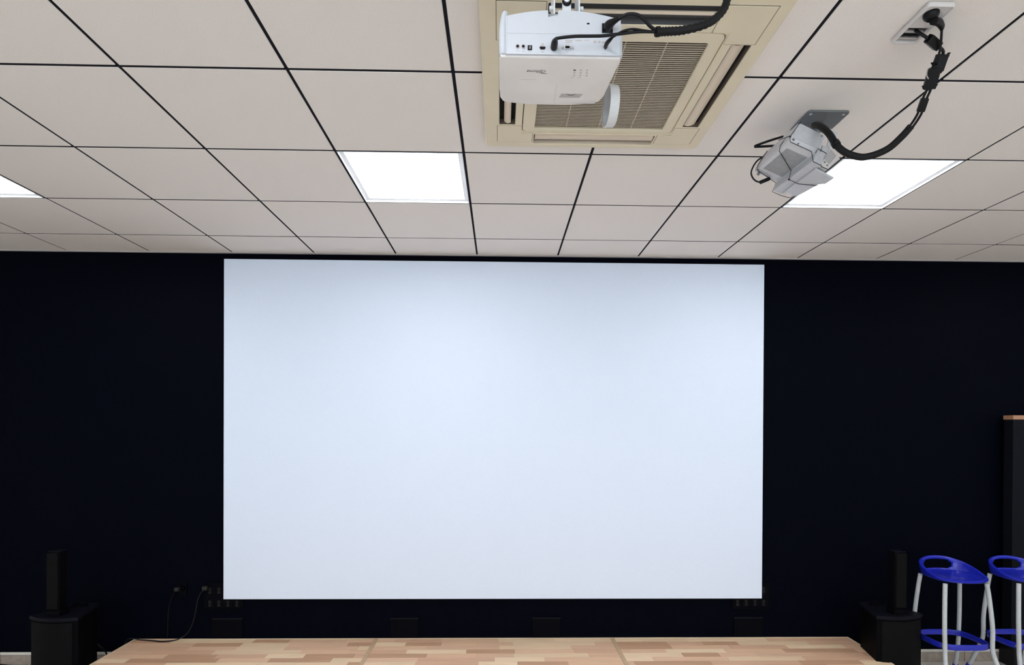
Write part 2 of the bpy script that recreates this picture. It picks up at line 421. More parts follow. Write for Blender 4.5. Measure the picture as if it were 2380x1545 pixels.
inner = plate('intake_frame', [rrect(IX0, IX1, IY0, IY1, 0.026), rrect(0.316, 0.857, -2.020, -1.477, 0.010, 3)[::-1]], zb + 0.001, zb + 0.014, M['beige'], ac, 0.002)
MB().box(0.312, 0.861, -2.024, -1.473, zb + 0.020, zb + 0.0225).build('air_filter', M['filt'], ac)
g = MB(); n = 50
for k in range(n):
    yc = -2.020 + 0.543 * (k + 0.5) / n
    mt = Matrix.Translation((0, yc, zb + 0.008)) @ Matrix.Rotation(math.radians(-28), 4, 'X')
    g.box(0.314, 0.859, -0.0016, 0.0016, -0.0011, 0.0011, mtx=mt)
gr = g.build('grille', M['louvre'], ac, kind='stuff')
g = MB()
for xr in (0.45, 0.5865, 0.723):
    MB().box(xr - 0.0014, xr + 0.0014, -2.019, -1.478, zb + 0.0072, zb + 0.0160).build('grille_rib', M['rib'], ac)
for nm, (x0, x1, y0, y1) in vents.items():
    horiz = nm in ('front', 'back')
    duct = MB().box(x0 + 0.001, x1 - 0.001, y0 + 0.001, y1 - 0.001, H - 0.006, H - 0.003).build('vent_duct', M['duct'] if nm == 'back' else M['dark'], ac)
    plate('vent_liner', [[(x0 + 0.0005, y0 + 0.0005), (x1 - 0.0005, y0 + 0.0005), (x1 - 0.0005, y1 - 0.0005), (x0 + 0.0005, y1 - 0.0005)], [(x0 + 0.002, y0 + 0.002), (x0 + 0.002, y1 - 0.002), (x1 - 0.002, y1 - 0.002), (x1 - 0.002, y0 + 0.002)]], H - 0.0275, H - 0.006, M['duct'] if nm == 'back' else (M['beige2'] if nm == 'front' else M['brown']), ac)
    # curved flap lying in the slot
    f = MB(); pr = []
    W_ = (y1 - y0) if horiz else (x1 - x0)
    lo, hi, tilt = {'front': (0.10, 0.74, 0.002), 'back': (0.40, 0.60, 0.004), 'left': (0.30, 0.72, -0.004), 'right': (0.06, 0.74, 0.006)}[nm]
    N = 8; top = []; bot = []
    for k in range(N + 1):
        u = lo + (hi - lo) * k / N; c = (k / N - 0.5)
        zc = zb + 0.004 + 0.010 * (c * 2) ** 2 * 0.6 + tilt * c
        bot.append((u * W_, zc)); top.append((u * W_, zc + 0.003))
    ol = bot + top[::-1]
    if horiz:
        m4 = frame_mtx((x0 + 0.006, y0, 0), (0, 1, 0), (1, 0, 0), (0, 0, 1))
        f.prism([(a, b) for a, b in ol], 0, x1 - x0 - 0.012, axis='y', mtx=m4)
    else:
        m4 = frame_mtx((x0, y0 + 0.006, 0), (1, 0, 0), (0, 1, 0), (0, 0, 1))
        f.prism([(a, b) for a, b in ol], 0, y1 - y0 - 0.012, axis='y', mtx=m4)
    f.build('vent_flap', M['beige2'], ac, smooth=True)
# corner covers with fine seams
for (x0, x1, y0, y1) in ((0.160, 0.300, -1.498, -1.370), (0.870, 1.008, -1.498, -1.370), (0.160, 0.300, -2.190, -2.022), (0.870, 1.008, -2.190, -2.022)):
    lx0 = x0; lx1 = x1
    cx = (AX0 + AX1) / 2; cy = (AY0 + AY1) / 2
    if x0 < cx: seam = [(x0, y0 if y1 > cy else y1), (x0, y1 if y1 > cy else y0)]
    # notch the cover so it stays clear of the intake frame and the slots
    ix = IX0 - 0.006 if x0 < cx else IX1 + 0.006
    iy = IY1 + 0.006 if y1 > cy else IY0 - 0.006
    vx = vents['front'][0] - 0.006 if x0 < cx else vents['front'][1] + 0.006
    oy = y1 if y1 > cy else y0
    vy = -1.499 if y1 > cy else -2.021
    ox = x0 if x0 < cx else x1
    ol = [(ox, vy), (ox, oy), (vx, oy), (vx, iy), (ix, iy), (ix, vy)]
    area = sum(ol[k][0] * ol[(k + 1) % 6][1] - ol[(k + 1) % 6][0] * ol[k][1] for k in range(6))
    if area < 0: ol = ol[::-1]
    gx, gy = sum(p[0] for p in ol) / 6, sum(p[1] for p in ol) / 6
    MB().prism([(gx + (p[0] - gx) * 1.022, gy + (p[1] - gy) * 1.022) for p in ol], zb - 0.0005, zb + 0.001).build('corner_seam', M['brown'], ac)
    MB().prism(ol, zb - 0.0016, zb + 0.001, bevel=0.0012, segs=1).build('corner_cover', M['beige'], ac)

# ================================================================== WHITE PROJECTOR
PY = -2.440
pj = thing('projector', 'white ceiling projector hung upside down below the air conditioner', 'projector', (0.327, -2.336, 2.80))
outline = [(0.174, PY + 0.004), (0.478, PY + 0.004), (0.482, PY + 0.02), (0.4665, -2.268), (0.4590, -2.246), (0.444, -2.232), (0.36, -2.228), (0.25, -2.229), (0.195, -2.233), (0.180, -2.240), (0.1735, -2.256), (0.171, -2.30), (0.1705, PY + 0.02)]
cover = MB().prism(outline, 2.684, 2.703, bevel=0.006, segs=3).build('cover', M['pcover'], pj, smooth=True)
cx0, cy0 = 0.327, -2.34
hs = MB(); hs.prism([(cx0 + (x - cx0) * 0.985, cy0 + (y - cy0) * 0.985) for x, y in outline], 2.702, 2.792, bevel=0.008, segs=3)
hs.build('housing', M['pwhite'], pj, smooth=True)
# rear panel, top edge arched, with a notch at the top
top = [(0.478 - 0.292 * k / 16, 2.7785 + 0.0215 * (1 - ((k / 16) * 2 - 1.05) ** 2 * 0.9)) for k in range(17)]
rp_ol = [(0.187, 2.688), (0.476, 2.688)] + [(x, z) for x, z in top]
ol = []
for x, z in rp_ol: ol.append((x, z))
nx0, nx1, nz = 0.294, 0.319, 2.783
ol2 = []
for k, p in enumerate(ol):
    ol2.append(p)
    if k >= 2 and k + 1 < len(ol) and p[0] > nx1 >= ol[k + 1][0]:
        ol2 += [(nx1, 2.799), (nx1, nz), (nx0, nz - 0.001), (nx0, 2.7985)]
ol2 = [p for p in ol2 if not (nx0 < p[0] < nx1)]
rear = MB().prism(ol2, PY - 0.002, PY + 0.006, axis='y').build('rear_panel', M['pwhite'], pj)
MB().box(nx0, nx1, PY + 0.0062, PY + 0.012, 2.78, 2.7965).build('latch_recess', M['panelg'], pj)
mt = Matrix.Translation((0.309, PY + 0.003, 2.785)) @ Matrix.Rotation(math.radians(-12), 4, 'Y')
MB().box(-0.011, 0.011, -0.003, 0.003, -0.002, 0.002, mtx=mt).build('latch', M['pwhite'], pj)
# rounded side cheeks and the small corner knob
MB().tube([(0.181, PY + 0.010, 2.690), (0.180, PY + 0.010, 2.750), (0.1835, PY + 0.010, 2.790), (0.188, PY + 0.011, 2.799)], [0.0105, 0.0105, 0.0085, 0.0065], segs=14).build('side_cheek', M['pwhite'], pj)
MB().tube([(0.475, PY + 0.010, 2.690), (0.476, PY + 0.010, 2.740), (0.474, PY + 0.010, 2.772), (0.467, PY + 0.011, 2.779)], [0.009, 0.009, 0.008, 0.006], segs=14).build('side_cheek', M['pwhite'], pj)
yf = PY - 0.002
MB().box(0.190, 0.432, yf - 0.0004, yf + 0.001, 2.7395, 2.7402).build('panel_seam', M['lgrey'], rear)
MB().box(0.1895, 0.1901, yf - 0.0004, yf + 0.001, 2.692, 2.7905).build('panel_seam', M['lgrey'], rear)
for xj in (0.217, 0.2315):
    j = MB().lathe([(0.0028, 0.001), (0.0052, 0.001), (0.0052, 0.0018), (0.0044, 0.0022), (0.0030, 0.0020), (0.0028, 0.0)], (xj, yf, 2.706), (0, -1, 0), 20).build('audio_jack', M['lgrey'], rear)
    MB().lathe([(0, 0.0012), (0.0036, 0.0012), (0.0036, 0.0022), (0, 0.0022)], (xj, yf, 2.706), (0, -1, 0), 16).build('jack_hole', M['black'], j)
o = MB().box(0.2425, 0.2535, yf - 0.0018, yf, 2.6975, 2.7095, bevel=0.0006).build('optical_port', M['black'], rear)
MB().box(0.2455, 0.2510, yf - 0.0026, yf - 0.0018, 2.700, 2.707).build('port_shutter', M['socketg'], o)
def hdmi(xc, zc):
    return MB().prism([(xc - 0.0072, zc + 0.0030), (xc - 0.0072, zc - 0.0002), (xc - 0.0048, zc - 0.0034), (xc + 0.0048, zc - 0.0034), (xc + 0.0072, zc - 0.0002), (xc + 0.0072, zc + 0.0030)], yf - 0.0015, yf, axis='y').build('video_port', M['black'], rear)
hdmi(0.280, 2.7035); hdmi(0.3085, 2.7045)
MB().prism([(0.2745, 2.7085), (0.2855, 2.7085), (0.2812, 2.7165), (0.2795, 2.7165)], yf - 0.0005, yf, axis='y').build('port_symbol', M['lgrey'], rear)
v = MB().box(0.3345, 0.3505, yf - 0.0035, yf, 2.6995, 2.7095, bevel=0.002).build('monitor_port', M['metal'], rear)
MB().box(0.3370, 0.3480, yf - 0.0045, yf - 0.0034, 2.7013, 2.7077, bevel=0.0008).build('port_insert', M['black'], v)
for xs in (0.3300, 0.3550):
    MB().lathe([(0, 0.0055), (0.0018, 0.0055), (0.0018, 0.004), (0.0034, 0.004), (0.0034, 0.0)], (xs, yf, 2.7045), (0, -1, 0), 6).build('port_nut', M['metal'], v)
MB().box(0.4375, 0.4405, yf - 0.0012, yf, 2.703, 2.713).build('usb_port', M['black'], rear)
MB().box(0.430, 0.4575, yf - 0.004, yf, 2.744, 2.767, bevel=0.001).build('power_inlet', M['black'], rear)
MB().box(0.3920, 0.3985, yf - 0.0006, yf, 2.7655, 2.7690).build('lock_slot', M['black'], rear)
# unreadable printed captions
for (x, z, wd) in ((0.217, 2.6955, 0.0105), (0.2315, 2.695, 0.009), (0.248, 2.6945, 0.007), (0.280, 2.695, 0.007), (0.280, 2.6925, 0.006), (0.3085, 2.6925, 0.007), (0.342, 2.6945, 0.008), (0.436, 2.6925, 0.010)):
    MB().box(x - wd / 2, x + wd / 2, yf - 0.0003, yf, z - 0.0006, z + 0.0006).build('printed_caption', M['lgrey'], rear)
for (x, z, wd, h) in ((0.3465, 2.7235, 0.019, 0.0035), (0.3465, 2.719, 0.016, 0.0025), (0.371, 2.7245, 0.017, 0.0030), (0.392, 2.7255, 0.014, 0.0015), (0.4125, 2.722, 0.0075, 0.006), (0.4235, 2.722, 0.0065, 0.005), (0.434, 2.721, 0.0075, 0.0045)):
    MB().box(x - wd / 2, x + wd / 2, yf - 0.0003, yf, z - h / 2, z + h / 2).build('printed_caption', M['lgrey'], rear)
# cover print: script logo (reads upside down), keypad, focus recess
mt = frame_mtx((0.270, -2.380, 2.6838), (-1, 0, 0), (0, 1, 0), (0, 0, -1))
lg = text('logo', 'Optoma', 0.0150, mt, M['grey'], cover, shear=0.45)
MB().tube([(0.298, -2.3725, 2.6838), (0.292, -2.3712, 2.6838), (0.280, -2.3735, 2.6838), (0.268, -2.3765, 2.6838)], [0.0003, 0.0008, 0.0007, 0.0003], segs=6).build('logo_swash', M['grey'], cover)
MB().lathe([(0, 0.0008), (0.0030, 0.0008), (0.0036, 0.0)], (0.3685, -2.3875, 2.684), (0, 0, -1), 16).build('indicator_lamp', M['grey'], cover)
for k in range(3):
    for r in range(3):
        if k == 0 and r == 0: continue
        MB().lathe([(0, 0.0006), (0.0024, 0.0006), (0.0030, 0.0)], (0.3685 + 0.0165 * k + 0.0008 * r, -2.3875 + 0.011 * r, 2.684), (0, 0, -1), 14).build('button', M['lgrey'], cover)
for k in range(2):
    MB().box(0.362 + 0.018 * k, 0.371 + 0.018 * k, -2.3575, -2.3565, 2.6836, 2.6842).build('printed_caption', M['lgrey'], cover)
MB().box(0.228, 0.272, -2.3448, -2.3444, 2.6837, 2.6842).build('cover_crease', M['lgrey'], cover)
MB().box(0.3275, 0.3281, -2.325, -2.234, 2.6836, 2.6842).build('cover_crease', M['lgrey'], cover)
fr = MB().prism([(0.345, -2.283), (0.405, -2.283), (0.398, -2.265), (0.340, -2.265)], 2.6834, 2.6845).build('focus_recess', M['lgrey'], cover)
for a, b in ((0.357, 0.3705), (0.3725, 0.387)):
    tip = b if a < 0.36 else a; base = a if a < 0.36 else b
    MB().prism([(base, -2.2835), (tip, -2.2785), (tip, -2.2755)] if a > 0.36 else [(base, -2.2835), (tip, -2.2755), (tip, -2.2785)][::-1], 2.6830, 2.6836).build('recess_arrow', M['black'], fr)
# lens barrel at the front right
MB().lathe([(0, -0.004), (0.030, -0.004), (0.030, 0.010), (0.026, 0.012), (0.024, 0.004), (0, 0.004)], (0.405, -2.232, 2.745), (0, 1, 0), 28).build('lens', M['black'], pj, smooth=True)

# lens cap dangling on a cord
cap = thing('lens_cap', 'round milky lens cap dangling on a cord from the white projector', 'lens cap', (0.500, -2.200, 2.642))
MB().lathe([(0.052, -0.012), (0.056, -0.012), (0.0555, 0.010), (0.053, 0.013), (0.0, 0.013), (0.0, 0.010), (0.051, 0.010), (0.052, -0.012)], (0.501, -2.200, 2.698), (1, 0.05, 0), 44).build('rim', M['clear'], cap, smooth=True)
MB().lathe([(0, 0.009), (0.0515, 0.009), (0.0515, 0.0075), (0, 0.0075)], (0.501, -2.200, 2.698), (1, 0.05, 0), 40).build('face', M['capface'], cap)
MB().lathe([(0.0545, 0.0), (0.0572, 0.0), (0.0572, -0.003), (0.0545, -0.003)], (0.4895, -2.200, 2.698), (1, 0.05, 0), 44).build('lip', M['outlet'], cap)
MB().tube([(0.499, -2.202, 2.753), (0.492, -2.212, 2.762), (0.478, -2.222, 2.766), (0.462, -2.236, 2.762)], 0.0012, segs=6).build('cord', M['rubber'], cap)

# mount of the white projector
mn = thing('projector_mount', 'white metal bracket holding the upside-down white projector', 'bracket', (0.343, -2.36, H))
MB().box(0.309, 0.313, -2.425, -2.345, 2.7935, 2.905, bevel=0.001).build('bracket_arm', M['wmetal'], mn)
MB().box(0.373, 0.377, -2.425, -2.345, 2.7935, 2.905, bevel=0.001).build('bracket_arm', M['wmetal'], mn)
MB().box(0.3320, 0.3550, -2.418, -2.412, 2.7935, 2.850, bevel=0.002).build('tilt_block', M['wmetal'], mn)
MB().box(0.309, 0.377, -2.42, -2.35, 2.905, 2.910, bevel=0.001).build('cross_plate', M['wmetal'], mn)
MB().lathe([(0, 0.006), (0.005, 0.006), (0.008, 0.0045), (0.0085, 0.0)], (0.3435, -2.4200, 2.8425), (0, -1, 0), 18).build('knob_screw', M['metal'], mn, smooth=True)
MB().lathe([(0.0, 0.0), (0.012, 0.0), (0.012, 0.002), (0.0, 0.002)], (0.3435, -2.4182, 2.8395), (0, -1, 0), 22).build('washer', M['black'], mn)
for sx, xx in ((-1, 0.309), (1, 0.377)):
    MB().lathe([(0, 0.010), (0.0045, 0.010), (0.0055, 0.008), (0.0055, 0.0)], (xx, -2.412, 2.826), (sx, 0, 0), 12).build('side_bolt', M['wmetal'], mn)
MB().tube([(0.343, -2.385, 2.910), (0.343, -2.385, 3.030)], 0.016, segs=20, sub=1).build('pole', M['wmetal'], mn)
MB().lathe([(0, -0.0), (0.055, 0.0), (0.055, -0.006), (0.045, -0.010), (0, -0.010)], (0.343, -2.385, H), (0, 0, 1), 28).build('ceiling_plate', M['wmetal'], mn)

# cable bundle of the white projector
cb = thing('cable_bundle', 'black spiral-wrapped cable bundle plugged into the white projector', 'cable', (0.748, -2.450, H))
sl = [(0.752, -2.450, 3.038), (0.752, -2.450, 2.93), (0.748, -2.450, 2.845), (0.735, -2.450, 2.801), (0.693, -2.460, 2.761), (0.630, -2.470, 2.736), (0.585, -2.478, 2.726), (0.556, -2.481, 2.722)]
MB().tube(sl, 0.0085, segs=12, sub=9, ridge=0.22).build('spiral_sleeve', M['sleeve'], cb)
pc = MB().tube([(0.560, -2.481, 2.724), (0.540, -2.490, 2.730), (0.520, -2.499, 2.742), (0.503, -2.502, 2.7485), (0.482, -2.500, 2.750), (0.465, -2.490, 2.747), (0.454, -2.476, 2.7475)], 0.0042).build('power_cable', M['rubber'], cb)
MB().tube([(0.462, -2.488, 2.748), (0.452, -2.472, 2.751), (0.446, -2.458, 2.754), (0.4445, -2.4475, 2.7555)], [0.0055, 0.008, 0.0115, 0.0125], segs=10).build('power_plug', M['black'], cb)
MB().tube([(0.560, -2.482, 2.722), (0.510, -2.492, 2.714), (0.460, -2.498, 2.7035), (0.421, -2.500, 2.697), (0.36, -2.502, 2.6935), (0.330, -2.500, 2.692), (0.3165, -2.494, 2.694), (0.310, -2.482, 2.700)], 0.0036).build('video_cable', M['rubber'], cb)
MB().tube([(0.312, -2.486, 2.699), (0.310, -2.480, 2.700), (0.3088, -2.468, 2.7028), (0.3085, -2.456, 2.7042), (0.3085, -2.4435, 2.7045)], [0.0038, 0.0046, 0.0078, 0.0088, 0.0088], segs=12, sub=3).build('video_plug', M['black'], cb)
MB().tube([(0.560, -2.480, 2.722), (0.525, -2.490, 2.719), (0.495, -2.497, 2.717), (0.470, -2.500, 2.709), (0.455, -2.496, 2.702), (0.4465, -2.485, 2.7025)], 0.0026).build('usb_cable', M['rubber'], cb)
MB().tube([(0.448, -2.488, 2.702), (0.4440, -2.478, 2.703), (0.4400, -2.462, 2.706), (0.4390, -2.444, 2.708)], [0.003, 0.0046, 0.0056, 0.0050], segs=8, sub=3).build('usb_plug', M['black'], cb)
MB().lathe([(0, -0.004), (0.0115, -0.004), (0.0115, 0.004), (0, 0.004)], (0.562, -2.481, 2.723), (1, 0.05, 0.1), 14).build('cable_tie', M['black'], cb)

# ================================================================== SILVER STRAPPED PROJECTOR
roll = math.radians(-20.5)
ux = Vector((math.cos(roll), 0, math.sin(roll))); vx_ = Vector((-math.sin(roll), 0, math.cos(roll))); wx = Vector((0, 1, 0))
yaw = Matrix.Rotation(math.radians(4.5), 3, 'Z')
ux, vx_, wx = yaw @ ux, yaw @ vx_, yaw @ wx
P2 = Vector((1.296, -1.680, 2.871))
Q = frame_mtx(P2, ux, wx, vx_)            # local (u, w, v)
def q(u, w_, v): return tuple(Q @ Vector((u, w_, v)))
p2 = thing('projector', 'old silver projector tied with black straps near the lit panel', 'projector', q(0.11, 0.13, 0.09))
body_ol = [(0.004, 0.0), (0.129, 0.0), (0.134, 0.006), (0.136, 0.076), (0.130, 0.083), (0.024, 0.086), (0.013, 0.081), (0.0, 0.012)]
MB().prism(body_ol, 0.0, 0.262, axis='y', bevel=0.005, segs=2, mtx=Q).build('body', M['silver2'], p2, smooth=True)
MB().box(0.020, 0.112, 0.040, 0.215, -0.0012, 0.001, bevel=0.0005, mtx=Q).build('recessed_panel', M['panelg'], p2)
MB().prism(rrect(0.010, 0.128, 0.020, 0.078, 0.01, 3), -0.0016, 0.001, axis='y', mtx=Q).build('rear_plate', M['silver'], p2)
ridge_o = MB().box(0.117, 0.156, -0.006, 0.272, -0.037, 0.013, bevel=0.003, mtx=Q).build('side_rail', M['silver'], p2)
side = MB().prism([(0.150, -0.033), (0.193, -0.033), (0.226, 0.026), (0.171, 0.054), (0.140, 0.050)], 0.010, 0.205, axis='y', bevel=0.002, segs=1, mtx=Q).build('side_section', M['silver'], p2)
# port panel with a vent grid on its rear
MB().prism([(0.158, -0.030), (0.191, -0.030), (0.222, 0.026), (0.172, 0.052)], 0.0065, 0.0105, axis='y', mtx=Q).build('port_panel', M['outlet'], p2)
d1 = Vector((0.222 - 0.172, 0.026 - 0.052)).normalized(); d2 = Vector((-d1.y, d1.x)) * -1
for r in range(7):
    for c in range(5):
        a = Vector((0.1775, 0.0445)) + d1 * (0.0068 * c + 0.0022 * r * 0.35) + d2 * (0.0068 * r)
        pts = [a, a + d1 * 0.0050, a + d1 * 0.0050 + d2 * 0.0048, a + d2 * 0.0048]
        if pts[1].x > 0.2235 - 0.0: continue
        MB().prism([tuple(p) for p in pts][::-1], 0.0058, 0.0068, axis='y', mtx=Q).build('vent_slot', M['panelg'], side)
for (u, v) in ((0.170, -0.012), (0.184, -0.020)):
    MB().lathe([(0, 0.002), (0.0032, 0.002), (0.0036, 0.0)], q(u, 0.0065, v), tuple(-wx), 12).build('port', M['socketg'], side)
lp = MB().prism([(0.150, 0.020), (0.236, 0.026), (0.236, 0.074), (0.218, 0.094), (0.210, 0.205), (0.196, 0.238), (0.150, 0.250)], -0.046, -0.0375, bevel=0.001, segs=1)
bmesh.ops.transform(lp.bm, matrix=Q, verts=lp.bm.verts)
lp.build('base_plate', M['silver'], p2)
MB().box(0.160, 0.185, 0.222, 0.242, -0.0475, -0.0455, mtx=Q).build('sticker', M['outlet'], p2)
MB().prism([(0.143, 0.120), (0.156, 0.050), (0.168, 0.052), (0.180, 0.116)][::-1], 0.006, 0.010, axis='y', mtx=Q).build('bracket_tab', M['silver'], p2)
for (u, v) in ((0.014, 0.013), (0.118, 0.072), (0.040, 0.006), (0.018, 0.012)):
    MB().lathe([(0, 0.0028), (0.003, 0.0028), (0.0036, 0.0)], q(u, -0.0005, v), tuple(-wx), 12).build('screw', M['platem'], p2)
for (u, w_) in ((0.008, 0.235), (0.018, 0.248), (0.060, 0.255)):
    MB().lathe([(0, 0.002), (0.003, 0.002), (0.0034, 0.0)], q(u, w_, -0.0002), tuple(-vx_), 12).build('screw', M['platem'], p2)
# thin black straps round the body
def strap(pts, r=0.0013): MB().tube([q(*p) for p in pts], r, segs=6, sub=1).build('strap', M['rubber'], p2)
strap([(0.018, -0.004, 0.089), (-0.002, -0.004, 0.016), (0.006, -0.004, -0.003), (0.100, -0.003, -0.002), (0.112, -0.009, -0.030), (0.118, -0.009, -0.040), (0.156, -0.008, -0.040), (0.160, 0.003, -0.037), (0.195, 0.003, -0.036), (0.230, 0.003, 0.026)])
strap([(0.020, 0.055, 0.089), (-0.003, 0.060, 0.012), (0.004, 0.068, -0.004), (0.112, 0.150, -0.004), (0.117, 0.152, -0.040), (0.157, 0.140, -0.0485), (0.219, 0.100, -0.0485)])
strap([(0.012, 0.225, 0.084), (-0.003, 0.228, 0.012), (0.003, 0.236, -0.004), (0.113, 0.264, -0.004), (0.116, 0.275, -0.040), (0.156, 0.275, -0.040), (0.192, 0.252, -0.048), (0.204, 0.246, -0.030)])
strap([(-0.003, -0.004, 0.018), (-0.016, 0.060, 0.030)])
strap([(0.116, -0.008, -0.004), (0.118, -0.008, 0.016), (0.158, -0.008, 0.012)])
MB().lathe([(0, -0.003), (0.0035, -0.003), (0.0035, 0.003), (0, 0.003)], q(0.117, 0.152, -0.040), tuple(ux), 10).build('strap_knot', M['rubber'], p2)
MB().lathe([(0, -0.003), (0.0032, -0.003), (0.0032, 0.003), (0, 0.003)], q(-0.002, -0.004, 0.016), tuple(ux), 10).build('strap_knot', M['rubber'], p2)
# loop of cable with plug at the front left
MB().tube([(1.314, -1.43, 2.932), (1.286, -1.43, 2.912), (1.268, -1.43, 2.885), (1.26, -1.43, 2.859), (1.268, -1.43, 2.837), (1.283, -1.43, 2.824), (1.302, -1.43, 2.819)], 0.0034, segs=8).build('loop_cable', M['rubber'], p2)
MB().tube([(1.3, -1.43, 2.819), (1.34, -1.43, 2.836)], 0.0080, segs=10, sub=1).build('loop_plug', M['black'], p2)
MB().tube([(1.304, -1.425, 2.895), (1.293, -1.425, 2.88), (1.291, -1.425, 2.867)], 0.0016, segs=6).build('thin_wire', M['rubber'], p2)
MB().lathe([(0, -0.005), (0.006, -0.005), (0.006, 0.004), (0, 0.004)], (1.295, -1.425, 2.858), tuple(ux), 10).build('adjuster_foot', M['platem'], p2)
MB().tube([(1.379, -1.47, 2.998), (1.335, -1.465, 2.986), (1.272, -1.46, 2.965), (1.263, -1.46, 2.959), (1.273, -1.458, 2.959), (1.352, -1.45, 2.968)], 0.0050, segs=8, sub=4).build('bent_cable', M['rubber'], p2)

# mount of the silver projector
m2 = thing('projector_mount', 'flat grey ceiling plate holding the strapped silver projector', 'bracket', (1.505, -1.52, H))
plate('ceiling_plate', [rrect(1.419, 1.590, -1.600, -1.440, 0.014)], H - 0.007, H - 0.0008, M['platem'], m2, 0.001)
for (x, y) in ((1.437, -1.580), (1.572, -1.580), (1.437, -1.460), (1.572, -1.460)):
    MB().lathe([(0, 0.003), (0.004, 0.003), (0.006, 0.001), (0.006, 0.0)], (x, y, H - 0.007), (0, 0, -1), 12).build('screw', M['metal'], m2)
MB().tube([(1.505, -1.510, H - 0.006), (1.480, -1.520, H - 0.06), q(0.10, 0.15, 0.094)], 0.018, segs=16, sub=4).build('neck', M['platem'], m2)

# ceiling outlet box and its cable
ob = thing('ceiling_outlet', 'white ceiling outlet box with a black plug', 'outlet', (1.512, -2.10, H))
plate('frame', [rrect(1.464, 1.549, -2.186, -2.014, 0.010), rrect(1.474, 1.541, -2.178, -2.023, 0.004)[::-1]], H - 0.016, H - 0.001, M['outlet'], ob, 0.004)
MB().box(1.472, 1.543, -2.180, -2.094, H - 0.013, H - 0.002).build('power_module', M['outlet'], ob)
MB().box(1.472, 1.543, -2.092, -2.020, H - 0.006, H - 0.002).build('data_module', M['socketg'], ob)
for k in range(4):
    MB().box(1.478, 1.538, -2.085 + 0.016 * k, -2.077 + 0.016 * k, H - 0.010, H - 0.006, bevel=0.001).build('data_port', M['lgrey'] if k % 2 else M['black'], ob)
MB().box(1.470, 1.545, -2.094, -2.090, H - 0.015, H - 0.006).build('divider', M['outlet'], ob)

c2 = thing('cable_bundle', 'black cable with adapters hanging from the ceiling outlet to the silver projector', 'cable', (1.52, -2.13, H))
MB().lathe([(0, 0.020), (0.012, 0.020), (0.019, 0.013), (0.022, 0.006), (0.022, 0.0)], (1.498, -2.15, H - 0.0125), (0.0, 0.0, -1), 22).build('power_plug', M['black'], c2, smooth=True)
MB().tube([(1.502, -2.155, 3.002), (1.53, -2.14, 3.008), (1.55, -2.125, 3.008), (1.559, -2.115, 3.005)], [0.012, 0.011, 0.009, 0.006], segs=10).build('plug_boot', M['black'], c2)
MB().tube([(1.559, -2.115, 3.005), (1.576, -2.09, 2.979), (1.594, -2.06, 2.965), (1.608, -2.03, 2.95)], 0.0036, segs=8).build('power_cord', M['rubber'], c2)
MB().tube([(1.503, -2.075, 3.029), (1.517, -2.085, 3.009), (1.537, -2.085, 2.997)], 0.0048, segs=8).build('data_cord', M['rubber'], c2)
MB().tube([(1.587, -2.065, 2.984), (1.608, -2.055, 2.982), (1.619, -2.045, 2.977), (1.622, -2.03, 2.964)], 0.0048, segs=8).build('data_cord', M['rubber'], c2)
def oriented_box(a, b, wd, th, name, m, bev=0.003):
    a, b = Vector(a), Vector(b); az = (b - a).normalized(); ax = az.cross(Vector((0.35, 0.8, 0.45))).normalized(); ay = az.cross(ax)
    MB().box(-wd / 2, wd / 2, -th / 2, th / 2, 0, (b - a).length, bevel=bev, mtx=frame_mtx(a, ax, ay, az)).build(name, m, c2)
oriented_box((1.539, -2.085, 2.997), (1.587, -2.065, 2.984), 0.026, 0.022, 'ferrite', M['black'])
oriented_box((1.621, -2.04, 2.977), (1.621, -2.015, 2.937), 0.036, 0.020, 'adapter', M['sleeve'], 0.002)
oriented_box((1.611, -2.02, 2.945), (1.618, -1.985, 2.896), 0.036, 0.022, 'adapter', M['black'], 0.002)
oriented_box((1.62, -1.965, 2.877), (1.623, -1.94, 2.845), 0.024, 0.020, 'ferrite', M['black'])
for dx in (-0.0065, 0.0065):
    MB().tube([(p[0] + dx, p[1], p[2]) for p in [(1.621, -2.04, 2.977), (1.611, -2.02, 2.945), (1.618, -1.985, 2.896), (1.62, -1.965, 2.877), (1.623, -1.94, 2.845), (1.625, -1.915, 2.829), (1.622, -1.89, 2.813)]], 0.0040, segs=8).build('cord', M['rubber'], c2)
a_ = Vector((1.621, -2.04, 2.977)); b_ = Vector((1.618, -1.985, 2.896))
for f, sx in ((0.02, 1), (0.10, 1), (0.30, -1), (0.48, 1), (0.62, -1), (0.97, -1), (0.92, 1)):      # loose tape ends
    c_ = a_.lerp(b_, f) + Vector((sx * 0.016, 0, 0))
    MB().prism([(c_.x, c_.z - 0.007), (c_.x + sx * 0.010, c_.z + 0.006), (c_.x, c_.z + 0.006)][::sx], c_.y - 0.004, c_.y + 0.001, axis='y').build('tape_end', M['black'], c2)
m_ = a_.lerp(b_, 0.5)
MB().tube([m_ + Vector((-0.010, 0, 0.018)), m_ + Vector((-0.026, 0, 0.008)), m_ + Vector((-0.030, 0, -0.010)), m_ + Vector((-0.024, 0, -0.024))], 0.0016, segs=6).build('thin_wire', M['lgrey'], c2)
MB().tube([(1.628, -1.89, 2.823), (1.611, -1.865, 2.797), (1.58, -1.83, 2.768), (1.523, -1.795, 2.757), (1.471, -1.775, 2.779), (1.439, -1.76, 2.816), (1.425, -1.735, 2.871), (1.419, -1.7, 2.914), (1.421, -1.66, 2.945), (1.436, -1.61, 2.972)], 0.0125, segs=12, sub=5).build('sleeve', M['sleeve'], c2)
MB().tube([Vector((1.439, -1.76, 2.816)), Vector((1.439, -1.76, 2.816)).lerp(Vector((1.425, -1.735, 2.871)), 0.3)], 0.0150, segs=12, sub=1).build('tape_band', M['black'], c2)

